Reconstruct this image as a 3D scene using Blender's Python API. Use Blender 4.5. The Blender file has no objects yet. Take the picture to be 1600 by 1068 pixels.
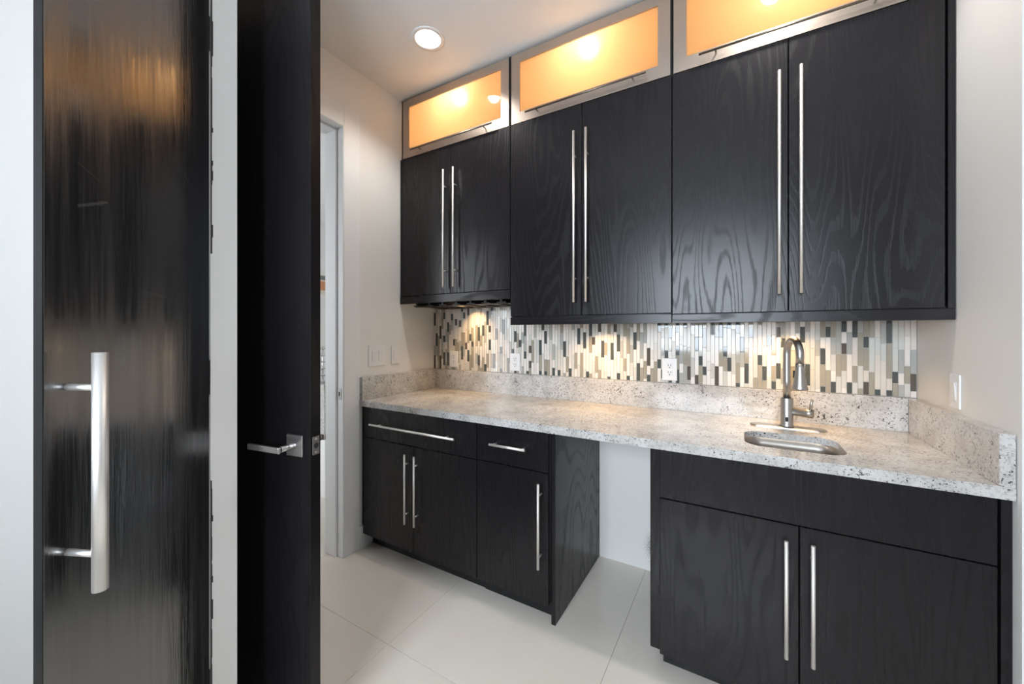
import bpy, bmesh, math, random
from mathutils import Vector, Matrix

random.seed(7)
scene = bpy.context.scene
COL = scene.collection

# ------------------------------------------------------------------ camera
CX, CY, CH, YAW, FPX, HORIZ = 2.0212, -2.2566, 1.3302, 30.5219, 605.469, 519.34
cam_d = bpy.data.cameras.new('camera')
cam = bpy.data.objects.new('camera', cam_d)
COL.objects.link(cam)
cam.location = (CX, CY, CH)
cam.rotation_euler = (math.pi / 2, 0, math.radians(YAW))
cam_d.sensor_width = 36
cam_d.lens = 36 * FPX / 1600
cam_d.shift_y = -(534 - HORIZ) / 1600
cam_d.clip_start = 0.02
scene.camera = cam

# ------------------------------------------------------------------ world, daylight, exposure
world = bpy.data.worlds.new('sky')
scene.world = world
world.use_nodes = True
world.node_tree.nodes['Background'].inputs[0].default_value = (0.80, 0.90, 1.0, 1)
world.node_tree.nodes['Background'].inputs[1].default_value = 1.0
scene.view_settings.view_transform = 'Standard'
scene.view_settings.look = 'None'
scene.view_settings.gamma = 1.0
scene.view_settings.use_curve_mapping = False
scene.view_settings.exposure = 0.12


def area(name, loc, rot, sx, sy, energy, col):
    d = bpy.data.lights.new(name, 'AREA')
    d.shape = 'RECTANGLE'
    d.size, d.size_y, d.energy, d.color = sx, sy, energy, col
    o = bpy.data.objects.new(name, d)
    COL.objects.link(o)
    o.location, o.rotation_euler = loc, rot
    return o


# daylight entering through the window behind the camera and the kitchen window
area('daylight_room_window_offscreen', (1.65, -4.56, 1.75), (math.radians(90), 0, 0), 1.7, 1.5, 175, (0.80, 0.90, 1.0))
area('daylight_kitchen_window_offscreen', (-1.9, -2.83, 1.6), (math.radians(90), 0, 0), 2.0, 1.8, 85, (0.92, 0.96, 1.0))

# ------------------------------------------------------------------ dimensions (metres)
W = 2.656            # width of the alcove
ZC = 2.928           # ceiling
YC = 0.686           # worktop depth
ZT = 0.915           # worktop height
TT = 0.034           # worktop thickness
ZS = 1.057           # top of granite upstand
YD = 0.668           # face of base doors
YU = 0.350           # face of upper doors
ZU1, ZU2 = 1.525, 1.374

# ------------------------------------------------------------------ materials


def new_mat(name):
    m = bpy.data.materials.new(name)
    m.use_nodes = True
    nt = m.node_tree
    return m, nt, nt.nodes['Principled BSDF']


def nd(nt, t, **kw):
    n = nt.nodes.new(t)
    for k, v in kw.items():
        setattr(n, k, v)
    return n


def math_n(nt, op, a, b=None, clamp=False):
    n = nd(nt, 'ShaderNodeMath', operation=op, use_clamp=clamp)
    for i, v in enumerate((a, b)):
        if v is None:
            continue
        if isinstance(v, (int, float)):
            n.inputs[i].default_value = v
        else:
            nt.links.new(v, n.inputs[i])
    return n.outputs[0]


def ramp(nt, fac, stops):
    r = nd(nt, 'ShaderNodeValToRGB')
    els = r.color_ramp.elements
    while len(els) > 1:
        els.remove(els[-1])
    els[0].position, els[0].color = stops[0][0], (*stops[0][1], 1)
    for p, c in stops[1:]:
        e = els.new(p)
        e.color = (*c, 1)
    nt.links.new(fac, r.inputs[0])
    return r.outputs[0]


def mixc(nt, fac, a, b):
    n = nd(nt, 'ShaderNodeMix', data_type='RGBA')
    for sock, v in ((n.inputs[0], fac), (n.inputs[6], a), (n.inputs[7], b)):
        if isinstance(v, (int, float)):
            sock.default_value = v
        elif isinstance(v, tuple):
            sock.default_value = (*v, 1)
        else:
            nt.links.new(v, sock)
    return n.outputs[2]


def coords(nt, scale=(1, 1, 1), random_offset=False, use='Object'):
    tc = nd(nt, 'ShaderNodeTexCoord')
    out = tc.outputs[use]
    if random_offset:
        oi = nd(nt, 'ShaderNodeObjectInfo')
        s = nd(nt, 'ShaderNodeVectorMath', operation='SCALE')
        cmb = nd(nt, 'ShaderNodeCombineXYZ')
        for i in range(3):
            nt.links.new(oi.outputs['Random'], cmb.inputs[i])
        nt.links.new(cmb.outputs[0], s.inputs[0])
        s.inputs['Scale'].default_value = 37.0
        ad = nd(nt, 'ShaderNodeVectorMath', operation='ADD')
        nt.links.new(out, ad.inputs[0])
        nt.links.new(s.outputs[0], ad.inputs[1])
        out = ad.outputs[0]
    mp = nd(nt, 'ShaderNodeMapping')
    mp.inputs['Scale'].default_value = scale
    nt.links.new(out, mp.inputs[0])
    return mp.outputs[0]


def noise(nt, vec, scale, detail=2.0, rough=0.5):
    n = nd(nt, 'ShaderNodeTexNoise')
    n.inputs['Scale'].default_value = scale
    n.inputs['Detail'].default_value = detail
    n.inputs['Roughness'].default_value = rough
    nt.links.new(vec, n.inputs['Vector'])
    return n.outputs['Fac']


def bump(nt, bsdf, height, strength, dist=0.002):
    b = nd(nt, 'ShaderNodeBump')
    b.inputs['Strength'].default_value = strength
    b.inputs['Distance'].default_value = dist
    nt.links.new(height, b.inputs['Height'])
    nt.links.new(b.outputs[0], bsdf.inputs['Normal'])


def paint(name, col, rough=0.55):
    m, nt, b = new_mat(name)
    v = coords(nt)
    n = noise(nt, v, 220, 3)
    n2 = noise(nt, v, 1.3, 2)
    nt.links.new(mixc(nt, n2, tuple(c * 0.97 for c in col), tuple(min(1, c * 1.03) for c in col)), b.inputs['Base Color'])
    b.inputs['Roughness'].default_value = rough
    bump(nt, b, n, 0.08, 0.001)
    return m


def oak(name, horizontal=False, gloss=0.27, dark=1.0):
    m, nt, b = new_mat(name)
    sc = (0.30, 1.0, 2.6) if horizontal else (2.6, 1.0, 0.30)
    v = coords(nt, sc, True)
    big = noise(nt, v, 1.5, 2.0, 0.42)
    jag = noise(nt, coords(nt, (30, 5, 260) if horizontal else (260, 5, 30), True), 1.0, 2.0, 0.6)
    rings = math_n(nt, 'SINE', math_n(nt, 'ADD', math_n(nt, 'MULTIPLY', big, 215.0), math_n(nt, 'MULTIPLY', jag, 2.6)))
    pores = noise(nt, coords(nt, (9, 60, 420) if horizontal else (420, 60, 9), True), 1.0, 2.0, 0.6)
    lines = ramp(nt, rings, [(0.35, (0, 0, 0)), (1.0, (1, 1, 1))])
    pm = ramp(nt, pores, [(0.36, (0.20, 0.20, 0.20)), (0.62, (1, 1, 1))])
    mm = nd(nt, 'ShaderNodeMix', data_type='RGBA', blend_type='MULTIPLY')
    mm.inputs[0].default_value = 1.0
    nt.links.new(lines, mm.inputs[6])
    nt.links.new(pm, mm.inputs[7])
    fac = mm.outputs[2]
    tone = noise(nt, coords(nt, (1, 1, 1), True), 2.0, 1.0)
    base = mixc(nt, tone, tuple(c * dark for c in (0.0092, 0.0080, 0.0100)), tuple(c * dark for c in (0.0128, 0.0110, 0.0132)))
    nt.links.new(mixc(nt, fac, base, (0.0035, 0.0030, 0.0034)), b.inputs['Base Color'])
    rr = nd(nt, 'ShaderNodeMapRange')
    rr.inputs[3].default_value = gloss
    rr.inputs[4].default_value = gloss + 0.16
    nt.links.new(fac, rr.inputs[0])
    nt.links.new(rr.outputs[0], b.inputs['Roughness'])
    b.inputs['Specular IOR Level'].default_value = 0.33 * dark
    inv = math_n(nt, 'SUBTRACT', 1.0, fac)
    bump(nt, b, inv, 0.20, 0.0008)
    return m


def metal(name, col, rough, brushed=None):
    m, nt, b = new_mat(name)
    b.inputs['Metallic'].default_value = 1.0
    b.inputs['Base Color'].default_value = (*col, 1)
    v = coords(nt, brushed or (40, 40, 40))
    n = noise(nt, v, 8, 2)
    rr = nd(nt, 'ShaderNodeMapRange')
    rr.inputs[3].default_value = max(0.03, rough - 0.06)
    rr.inputs[4].default_value = rough + 0.06
    nt.links.new(n, rr.inputs[0])
    nt.links.new(rr.outputs[0], b.inputs['Roughness'])
    return m


def plain(name, col, rough=0.5, spec=0.5, var=0.04):
    m, nt, b = new_mat(name)
    n = noise(nt, coords(nt), 30, 2)
    nt.links.new(mixc(nt, n, tuple(c * (1 - var) for c in col), tuple(min(1, c * (1 + var)) for c in col)), b.inputs['Base Color'])
    b.inputs['Roughness'].default_value = rough
    b.inputs['Specular IOR Level'].default_value = spec
    return m


def glow(name, col, strength):
    m, nt, b = new_mat(name)
    b.inputs['Base Color'].default_value = (*col, 1)
    b.inputs['Emission Color'].default_value = (*col, 1)
    b.inputs['Emission Strength'].default_value = strength
    return m


def granite_mat():
    m, nt, b = new_mat('granite')
    v = coords(nt)
    cloud = noise(nt, v, 9, 4, 0.6)
    base = ramp(nt, cloud, [(0.30, (0.44, 0.42, 0.40)), (0.46, (0.55, 0.53, 0.51)), (0.62, (0.63, 0.615, 0.60)), (0.75, (0.51, 0.485, 0.46))])
    mid = noise(nt, v, 95, 3, 0.65)
    midm = ramp(nt, mid, [(0.52, (0, 0, 0)), (0.64, (1, 1, 1))])
    c1 = mixc(nt, math_n(nt, 'MULTIPLY', midm, 0.55), base, (0.27, 0.25, 0.245))
    warp = nd(nt, 'ShaderNodeVectorMath', operation='ADD')
    nz = nd(nt, 'ShaderNodeTexNoise')
    nz.inputs['Scale'].default_value = 60
    nt.links.new(v, nz.inputs['Vector'])
    sc = nd(nt, 'ShaderNodeVectorMath', operation='SCALE')
    sc.inputs['Scale'].default_value = 0.02
    nt.links.new(nz.outputs['Color'], sc.inputs[0])
    nt.links.new(v, warp.inputs[0])
    nt.links.new(sc.outputs[0], warp.inputs[1])
    spk = noise(nt, warp.outputs[0], 150, 2, 0.7)
    cl = noise(nt, v, 16, 2, 0.6)
    thr = math_n(nt, 'ADD', spk, math_n(nt, 'MULTIPLY', cl, 0.30))
    spm = ramp(nt, thr, [(0.762, (0, 0, 0)), (0.80, (1, 1, 1))])
    c2 = mixc(nt, spm, c1, (0.035, 0.032, 0.036))
    fine = noise(nt, v, 330, 2, 0.6)
    fm = ramp(nt, fine, [(0.62, (0, 0, 0)), (0.70, (1, 1, 1))])
    c3 = mixc(nt, math_n(nt, 'MULTIPLY', fm, 0.5), c2, (0.22, 0.20, 0.19))
    nt.links.new(c3, b.inputs['Base Color'])
    b.inputs['Roughness'].default_value = 0.13
    return m


def porcelain_mat():
    m, nt, b = new_mat('porcelain_floor')
    v = coords(nt, (1, 1, 1), True)
    n = noise(nt, v, 2.2, 4, 0.6)
    n2 = noise(nt, v, 14, 5, 0.65)
    c = ramp(nt, n, [(0.3, (0.76, 0.70, 0.62)), (0.7, (0.80, 0.745, 0.67))])
    vm = ramp(nt, n2, [(0.60, (0, 0, 0)), (0.72, (1, 1, 1))])
    nt.links.new(mixc(nt, math_n(nt, 'MULTIPLY', vm, 0.28), c, (0.84, 0.795, 0.73)), b.inputs['Base Color'])
    b.inputs['Roughness'].default_value = 0.11
    return m


def gloss_black_mat():
    m, nt, b = new_mat('glossy_black_door')
    v = coords(nt, (1, 1, 1))
    streak = noise(nt, coords(nt, (34, 34, 1.1)), 1.0, 5, 0.7)
    fine = noise(nt, coords(nt, (170, 170, 9)), 1.0, 3, 0.6)
    wav = noise(nt, v, 9, 3, 0.6)
    col = mixc(nt, streak, (0.003, 0.0027, 0.003), (0.010, 0.0088, 0.0092))
    sep = nd(nt, 'ShaderNodeSeparateXYZ')
    nt.links.new(v, sep.inputs[0])

    def scratch(x0, z0, x1, z1, wid):
        """mask of a straight scratch between two points of the door face (local metres)"""
        ln = math.hypot(x1 - x0, z1 - z0)
        ux, uz = (x1 - x0) / ln, (z1 - z0) / ln
        dx = math_n(nt, 'SUBTRACT', sep.outputs[0], x0)
        dz = math_n(nt, 'SUBTRACT', sep.outputs[2], z0)
        t = math_n(nt, 'ADD', math_n(nt, 'MULTIPLY', dx, ux), math_n(nt, 'MULTIPLY', dz, uz))
        p = math_n(nt, 'ABSOLUTE', math_n(nt, 'SUBTRACT', math_n(nt, 'MULTIPLY', dx, uz), math_n(nt, 'MULTIPLY', dz, ux)))
        inside = math_n(nt, 'MULTIPLY', math_n(nt, 'GREATER_THAN', t, 0.0), math_n(nt, 'LESS_THAN', t, ln))
        return math_n(nt, 'MULTIPLY', inside, math_n(nt, 'LESS_THAN', p, math_n(nt, 'MULTIPLY', fine, wid * 2)))
    marks = None
    for a in ((-0.13, 0.364, -0.075, 0.389, 0.0034), (-0.13, 0.455, -0.09, 0.43, 0.0008), (0.0, 0.20, 0.06, 0.19, 0.0008), (0.02, -0.33, 0.10, -0.27, 0.0008), (0.03, 0.60, 0.13, 0.50, 0.0008)):
        q = scratch(*a)
        marks = q if marks is None else math_n(nt, 'MAXIMUM', marks, q)
    nt.links.new(mixc(nt, math_n(nt, 'MULTIPLY', marks, 0.38), col, (0.14, 0.135, 0.13)), b.inputs['Base Color'])
    r = ramp(nt, streak, [(0.40, (0.13, 0.13, 0.13)), (0.62, (0.27, 0.27, 0.27))])
    nt.links.new(r, b.inputs['Roughness'])
    b.inputs['IOR'].default_value = 2.5
    h = math_n(nt, 'ADD', streak, math_n(nt, 'ADD', math_n(nt, 'MULTIPLY', fine, 0.30), math_n(nt, 'MULTIPLY', wav, 0.6)))
    bump(nt, b, h, 0.13, 0.004)
    return m


def frosted_mat():
    m = bpy.data.materials.new('frosted_glass')
    m.use_nodes = True
    nt = m.node_tree
    nt.nodes.clear()
    out = nd(nt, 'ShaderNodeOutputMaterial')
    tr = nd(nt, 'ShaderNodeBsdfTranslucent')
    tr.inputs[0].default_value = (0.95, 0.90, 0.82, 1)
    rf = nd(nt, 'ShaderNodeBsdfRefraction')
    rf.inputs['Color'].default_value = (0.97, 0.94, 0.88, 1)
    rf.inputs['Roughness'].default_value = 0.50
    rf.inputs['IOR'].default_value = 1.35
    n = noise(nt, coords(nt), 60, 2)
    rr = nd(nt, 'ShaderNodeMapRange')
    rr.inputs[3].default_value = 0.80
    rr.inputs[4].default_value = 0.86
    nt.links.new(n, rr.inputs[0])
    nt.links.new(rr.outputs[0], rf.inputs['Roughness'])
    mx = nd(nt, 'ShaderNodeMixShader')
    mx.inputs[0].default_value = 0.13
    nt.links.new(tr.outputs[0], mx.inputs[1])
    nt.links.new(rf.outputs[0], mx.inputs[2])
    gl = nd(nt, 'ShaderNodeBsdfGlossy')
    gl.inputs['Roughness'].default_value = 0.02
    fr = nd(nt, 'ShaderNodeFresnel')
    fr.inputs[0].default_value = 1.5
    mx2 = nd(nt, 'ShaderNodeMixShader')
    nt.links.new(fr.outputs[0], mx2.inputs[0])
    nt.links.new(mx.outputs[0], mx2.inputs[1])
    nt.links.new(gl.outputs[0], mx2.inputs[2])
    nt.links.new(mx2.outputs[0], out.inputs[0])
    return m


def clear_pane_mat():
    m = bpy.data.materials.new('window_glass')
    m.use_nodes = True
    nt = m.node_tree
    nt.nodes.clear()
    out = nd(nt, 'ShaderNodeOutputMaterial')
    tp = nd(nt, 'ShaderNodeBsdfTransparent')
    gl = nd(nt, 'ShaderNodeBsdfGlossy')
    gl.inputs['Roughness'].default_value = 0.01
    fr = nd(nt, 'ShaderNodeFresnel')
    mx = nd(nt, 'ShaderNodeMixShader')
    nt.links.new(fr.outputs[0], mx.inputs[0])
    nt.links.new(tp.outputs[0], mx.inputs[1])
    nt.links.new(gl.outputs[0], mx.inputs[2])
    nt.links.new(mx.outputs[0], out.inputs[0])
    return m


def stained_wall_mat():
    """white paint with the black overspray low in the knee space"""
    m, nt, b = new_mat('wall_paint_with_scuffs')
    tc = nd(nt, 'ShaderNodeTexCoord')
    sub = nd(nt, 'ShaderNodeVectorMath', operation='DISTANCE')
    mp = nd(nt, 'ShaderNodeMapping')
    mp.inputs['Scale'].default_value = (1, 0, 0.62)
    nt.links.new(tc.outputs['Object'], mp.inputs[0])
    nt.links.new(mp.outputs[0], sub.inputs[0])
    sub.inputs[1].default_value = (1.61, 0, 0.085)
    fall = math_n(nt, 'SUBTRACT', 1.0, math_n(nt, 'DIVIDE', sub.outputs['Value'], 0.10), True)
    n = noise(nt, tc.outputs['Object'], 230, 3, 0.7)
    sp = math_n(nt, 'ADD', n, math_n(nt, 'MULTIPLY', fall, 0.42))
    mask = ramp(nt, sp, [(0.72, (0, 0, 0)), (0.90, (1, 1, 1))])
    nt.links.new(mixc(nt, mask, (0.79, 0.775, 0.757), (0.02, 0.02, 0.02)), b.inputs['Base Color'])
    b.inputs['Roughness'].default_value = 0.55
    bump(nt, b, n, 0.06, 0.001)
    return m


def marble_tile(name, col, rough):
    m, nt, b = new_mat(name)
    v = coords(nt, (1, 1, 1), True)
    n = noise(nt, v, 25, 4, 0.65)
    oi = nd(nt, 'ShaderNodeObjectInfo')
    c = mixc(nt, n, tuple(x * 0.90 for x in col), tuple(min(1, x * 1.06) for x in col))
    nt.links.new(c, b.inputs['Base Color'])
    b.inputs['Roughness'].default_value = rough
    return m


M = {}
M['wall'] = paint('wall_paint', (0.79, 0.775, 0.757))
M['wall_back'] = stained_wall_mat()
M['ceiling'] = paint('ceiling_paint', (0.82, 0.815, 0.81), 0.7)
M['trim'] = paint('trim_paint', (0.82, 0.825, 0.83), 0.38)
M['oak'] = oak('dark_oak')
M['oak_h'] = oak('dark_oak_horizontal', True)
M['door_oak'] = oak('black_door_oak', False, 0.36, 0.75)
M['carcass'] = plain('black_carcass', (0.010, 0.0085, 0.009), 0.5)
M['toe'] = plain('black_toe_kick', (0.008, 0.008, 0.009), 0.35)
M['maple'] = plain('maple_liner', (0.80, 0.66, 0.46), 0.5)
M['alu'] = metal('brushed_aluminium', (0.50, 0.43, 0.375), 0.36, (6, 6, 120))
M['bar'] = metal('satin_nickel_bar', (0.92, 0.90, 0.88), 0.46)
M['darkbar'] = metal('dark_nickel_bar', (0.20, 0.17, 0.14), 0.38)
M['nickel'] = metal('satin_nickel', (0.50, 0.48, 0.46), 0.36)
M['lever'] = metal('lever_nickel', (0.58, 0.56, 0.55), 0.34)
M['steel'] = metal('sink_steel', (0.40, 0.37, 0.34), 0.40, (100, 6, 6))
M['granite'] = granite_mat()
M['floor'] = porcelain_mat()
M['grout'] = plain('grout', (0.40, 0.37, 0.33), 0.8)
M['tile_grout'] = plain('mosaic_grout', (0.70, 0.68, 0.64), 0.8)
M['gloss'] = gloss_black_mat()
M['frost'] = frosted_mat()
M['pane'] = clear_pane_mat()
M['plate'] = plain('switch_plastic', (0.80, 0.795, 0.80), 0.35, var=0.01)
M['slot'] = plain('dark_slot', (0.02, 0.02, 0.02), 0.6)
M['lamp_white'] = glow('downlight_lens', (1.0, 0.96, 0.90), 5.0)
M['lamp_warm'] = glow('puck_lens', (1.0, 0.66, 0.32), 3.0)
M['reflector'] = plain('white_reflector', (0.88, 0.87, 0.86), 0.3)
M['cab_white'] = plain('white_lacquer', (0.82, 0.82, 0.82), 0.35)
M['art_dark'] = plain('grey_print', (0.20, 0.20, 0.20), 0.5)
M['art_orange'] = plain('orange_print', (0.62, 0.28, 0.14), 0.5)
M['art_cream'] = plain('cream_print', (0.72, 0.66, 0.55), 0.5)
M['chrome'] = metal('polished_steel', (0.80, 0.80, 0.80), 0.14)

# ------------------------------------------------------------------ mesh helpers
ORIGIN = {}


def bm_box(bm, x0, x1, y0, y1, z0, z1, bev=0.0, seg=1):
    vs = [bm.verts.new(p) for p in ((x0, y0, z0), (x1, y0, z0), (x1, y1, z0), (x0, y1, z0), (x0, y0, z1), (x1, y0, z1), (x1, y1, z1), (x0, y1, z1))]
    fs = [bm.faces.new([vs[i] for i in f]) for f in ((3, 2, 1, 0), (4, 5, 6, 7), (0, 1, 5, 4), (1, 2, 6, 5), (2, 3, 7, 6), (3, 0, 4, 7))]
    if bev:
        ed = list({e for f in fs for e in f.edges})
        bmesh.ops.bevel(bm, geom=ed, offset=bev, segments=seg, affect='EDGES', profile=0.5)
    return bm


def box(*a, **k):
    return bm_box(bmesh.new(), *a, **k)


def tube(bm, pts, rad, seg=14, cap=True):
    """swept circle through points; rad is a number or one per point"""
    pts = [Vector(p) for p in pts]
    n = len(pts)
    rads = rad if isinstance(rad, (list, tuple)) else [rad] * n
    rings = []
    up = None
    for i, p in enumerate(pts):
        t = (pts[min(i + 1, n - 1)] - pts[max(i - 1, 0)]).normalized()
        if up is None:
            up = Vector((0, 0, 1)) if abs(t.z) < 0.9 else Vector((0, 1, 0))
        a = t.cross(up)
        if a.length < 1e-5:
            a = t.cross(Vector((1, 0, 0)))
        a.normalize()
        b = a.cross(t).normalized()
        up = b
        rings.append([bm.verts.new(p + (a * math.cos(2 * math.pi * k / seg) + b * math.sin(2 * math.pi * k / seg)) * rads[i]) for k in range(seg)])
    for r0, r1 in zip(rings, rings[1:]):
        for k in range(seg):
            f = bm.faces.new((r0[k], r0[(k + 1) % seg], r1[(k + 1) % seg], r1[k]))
            f.smooth = True
    if cap:
        bm.faces.new(rings[0][::-1])
        bm.faces.new(rings[-1])
    return bm


def lathe(bm, prof, c, seg=32, cap_ends=True):
    """profile of (radius, z) about a vertical axis"""
    rings = []
    for r, z in prof:
        rings.append([bm.verts.new((c[0] + r * math.cos(2 * math.pi * k / seg), c[1] + r * math.sin(2 * math.pi * k / seg), c[2] + z)) for k in range(seg)])
    for r0, r1 in zip(rings, rings[1:]):
        for k in range(seg):
            f = bm.faces.new((r0[k], r0[(k + 1) % seg], r1[(k + 1) % seg], r1[k]))
            f.smooth = True
    if cap_ends:
        bm.faces.new(rings[0][::-1])
        bm.faces.new(rings[-1])
    return bm


def rrect(x0, x1, y0, y1, r, seg=6):
    out = []
    for cx, cy, a0 in ((x1 - r, y1 - r, 0), (x0 + r, y1 - r, 90), (x0 + r, y0 + r, 180), (x1 - r, y0 + r, 270)):
        for k in range(seg + 1):
            a = math.radians(a0 + 90 * k / seg)
            out.append((cx + r * math.cos(a), cy + r * math.sin(a)))
    return out


def slab_with_holes(outer, holes, z0, z1):
    """a slab between two heights whose outline and holes are 2-D loops"""
    bm = bmesh.new()
    layers = []
    for z in (z0, z1):
        loops = []
        edges = []
        for lp in [outer] + holes:
            vs = [bm.verts.new((x, y, z)) for x, y in lp]
            for a, b_ in zip(vs, vs[1:] + vs[:1]):
                edges.append(bm.edges.new((a, b_)))
            loops.append(vs)
        bmesh.ops.triangle_fill(bm, edges=edges, use_beauty=True, use_dissolve=False)
        layers.append(loops)
    for l0, l1 in zip(*layers):
        n = len(l0)
        for k in range(n):
            bm.faces.new((l0[k], l0[(k + 1) % n], l1[(k + 1) % n], l1[k]))
    bmesh.ops.recalc_face_normals(bm, faces=bm.faces)
    return bm


def finish(name, bm, mats, parent=None, origin=None):
    bmesh.ops.recalc_face_normals(bm, faces=bm.faces)
    if origin is None:
        xs = [v.co for v in bm.verts]
        origin = Vector([(min(c[i] for c in xs) + max(c[i] for c in xs)) / 2 for i in range(3)])
    origin = Vector(origin)
    bmesh.ops.translate(bm, verts=bm.verts, vec=-origin)
    me = bpy.data.meshes.new(name)
    bm.to_mesh(me)
    bm.free()
    for m_ in (mats if isinstance(mats, (list, tuple)) else [mats]):
        me.materials.append(M[m_])
    o = bpy.data.objects.new(name, me)
    COL.objects.link(o)
    ORIGIN[o.name] = origin
    if parent is not None:
        o.parent = parent
        o.location = origin - ORIGIN[parent.name]
    else:
        o.location = origin
    return o


def empty(name, loc):
    o = bpy.data.objects.new(name, None)
    COL.objects.link(o)
    o.location = loc
    o.empty_display_size = 0.05
    ORIGIN[o.name] = Vector(loc)
    return o


def tag(o, label=None, cat=None, group=None, kind=None):
    if label:
        o['label'] = label
    if cat:
        o['category'] = cat
    if group:
        o['group'] = group
    if kind:
        o['kind'] = kind
    return o


def struct(name, bm, mats, label, cat, parent=None, origin=None):
    return tag(finish(name, bm, mats, parent, origin), label, cat, None, 'structure')


def light_name(name, loc):
    """lamps above or beside the frame carry the _offscreen ending"""
    a = math.radians(YAW)
    dx, dy = loc[0] - CX, loc[1] - CY
    dep = -math.sin(a) * dx + math.cos(a) * dy
    px_ = 800 + FPX * (math.cos(a) * dx + math.sin(a) * dy) / dep
    py_ = HORIZ - FPX * (loc[2] - CH) / dep
    return name if dep > 0 and 0 <= px_ <= 1600 and 0 <= py_ <= 1068 else name + '_offscreen'


def point_at(loc, energy, col, radius, name):
    name = light_name(name, loc)
    d = bpy.data.lights.new(name, 'POINT')
    d.energy, d.color, d.shadow_soft_size = energy, col, radius
    o = bpy.data.objects.new(name, d)
    COL.objects.link(o)
    o.location = loc
    return o


def spot_at(loc, energy, col, angle, blend, radius, name):
    name = light_name(name, loc)
    d = bpy.data.lights.new(name, 'SPOT')
    d.energy, d.color, d.shadow_soft_size = energy, col, radius
    d.spot_size, d.spot_blend = math.radians(angle), blend
    o = bpy.data.objects.new(name, d)
    COL.objects.link(o)
    o.location = loc
    return o


def plane_shift(x, z, y_from, y_to):
    """move a point seen on one plane along its sight line to a parallel plane"""
    k = (y_to - CY) / (y_from - CY)
    return CX + (x - CX) * k, CH + (z - CH) * k


# ------------------------------------------------------------------ setting: floor
XL, XR, YF = -3.3, 4.4, -4.4
fl = struct('floor', box(XL, XR, YF, 1.6, -0.06, -0.0025), 'grout', 'pale beige polished floor of large square tiles', 'floor')
T = 0.84
x_lines = [0.724 + T * i for i in range(-5, 6)]
y_lines = [-1.100 + T * i for i in range(-5, 5)]
tile_mesh = {}
for xa in x_lines:
    for ya in y_lines:
        x0, x1 = max(xa, XL) + 0.0008, min(xa + T, XR) - 0.0008
        y0, y1 = max(ya, YF) + 0.0008, min(ya + T, 1.6) - 0.0008
        if x1 - x0 < 0.02 or y1 - y0 < 0.02:
            continue
        key = (round(x1 - x0, 3), round(y1 - y0, 3))
        c = Vector(((x0 + x1) / 2, (y0 + y1) / 2, -0.004))
        if key not in tile_mesh:
            o = finish('floor_tile', box(x0, x1, y0, y1, -0.008, 0.0, bev=0.0004), 'floor', fl)
            tile_mesh[key] = o.data
        else:
            o = bpy.data.objects.new('floor_tile', tile_mesh[key])
            COL.objects.link(o)
            o.parent = fl
            o.location = c - ORIGIN[fl.name]

# ------------------------------------------------------------------ setting: walls, ceiling
struct('wall_back', box(-0.14, W + 0.14, 0.0, 0.12, 0, ZC), 'wall_back', 'white painted wall behind the worktop and knee space', 'wall', origin=(0, 0, 0))
OY0, OY1, OZ = -1.662, -0.797, 2.542      # doorway in the left wall
bm = bmesh.new()
bm_box(bm, -0.13, 0, OY1 + 0.018, 0.0, 0, ZC)
bm_box(bm, -0.13, 0, OY0 - 0.018, OY1 + 0.018, OZ + 0.018, ZC)
bm_box(bm, -0.13, 0, YF, OY0 - 0.018, 0, ZC)
struct('wall_left', bm, 'wall', 'white painted wall with the kitchen doorway and light switches', 'wall')
bm = bmesh.new()
bm_box(bm, W, W + 0.12, -0.705, 0.0, 0, ZC)
bm_box(bm, W + 0.12, XR, -0.705, -0.585, 0, ZC)
struct('wall_right', bm, 'wall', 'white painted wall at the sink end of the worktop', 'wall')
bm = bmesh.new()
bm_box(bm, XR, XR + 0.12, YF, -0.705, 0, ZC)
struct('wall_side', bm, 'wall', 'plain white painted wall right of the room', 'wall')
WX0, WX1, WZ0, WZ1 = 0.8, 2.5, 1.0, 2.5
bm = bmesh.new()
bm_box(bm, 0, WX0, YF - 0.12, YF, 0, ZC)
bm_box(bm, WX1, XR, YF - 0.12, YF, 0, ZC)
bm_box(bm, WX0, WX1, YF - 0.12, YF, 0, WZ0)
bm_box(bm, WX0, WX1, YF - 0.12, YF, WZ1, ZC)
struct('wall_front', bm, 'wall', 'white painted wall with the large window, opposite the cabinets', 'wall')


def window(name, x0, x1, y, z0, z1, label, along='x'):
    def bx(a0, a1, d0, d1, c0, c1):
        return box(a0, a1, d0, d1, c0, c1) if along == 'x' else box(d0, d1, a0, a1, c0, c1)
    bm = bmesh.new()
    for a in ((x0, x0 + 0.05, z0, z1), (x1 - 0.05, x1, z0, z1), (x0, x1, z0, z0 + 0.05), (x0, x1, z1 - 0.05, z1), ((x0 + x1) / 2 - 0.03, (x0 + x1) / 2 + 0.03, z0, z1)):
        if along == 'x':
            bm_box(bm, a[0], a[1], y - 0.03, y + 0.03, a[2], a[3])
        else:
            bm_box(bm, y - 0.03, y + 0.03, a[0], a[1], a[2], a[3])
    w = struct(name, bm, 'trim', label, 'window')
    mid = (x0 + x1) / 2
    for a0, a1 in ((x0 + 0.05, mid - 0.03), (mid + 0.03, x1 - 0.05)):
        finish('pane', bx(a0, a1, y - 0.003, y + 0.003, z0 + 0.05, z1 - 0.05), 'pane', w)


window('window_1', WX0, WX1, YF - 0.06, WZ0, WZ1, 'white framed two pane window opposite the cabinets')


DOWN = [(0.556, -0.672), (2.15, -0.672)]


def circle(c, r, n=32):
    return [(c[0] + r * math.cos(2 * math.pi * k / n), c[1] + r * math.sin(2 * math.pi * k / n)) for k in range(n)]


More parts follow.
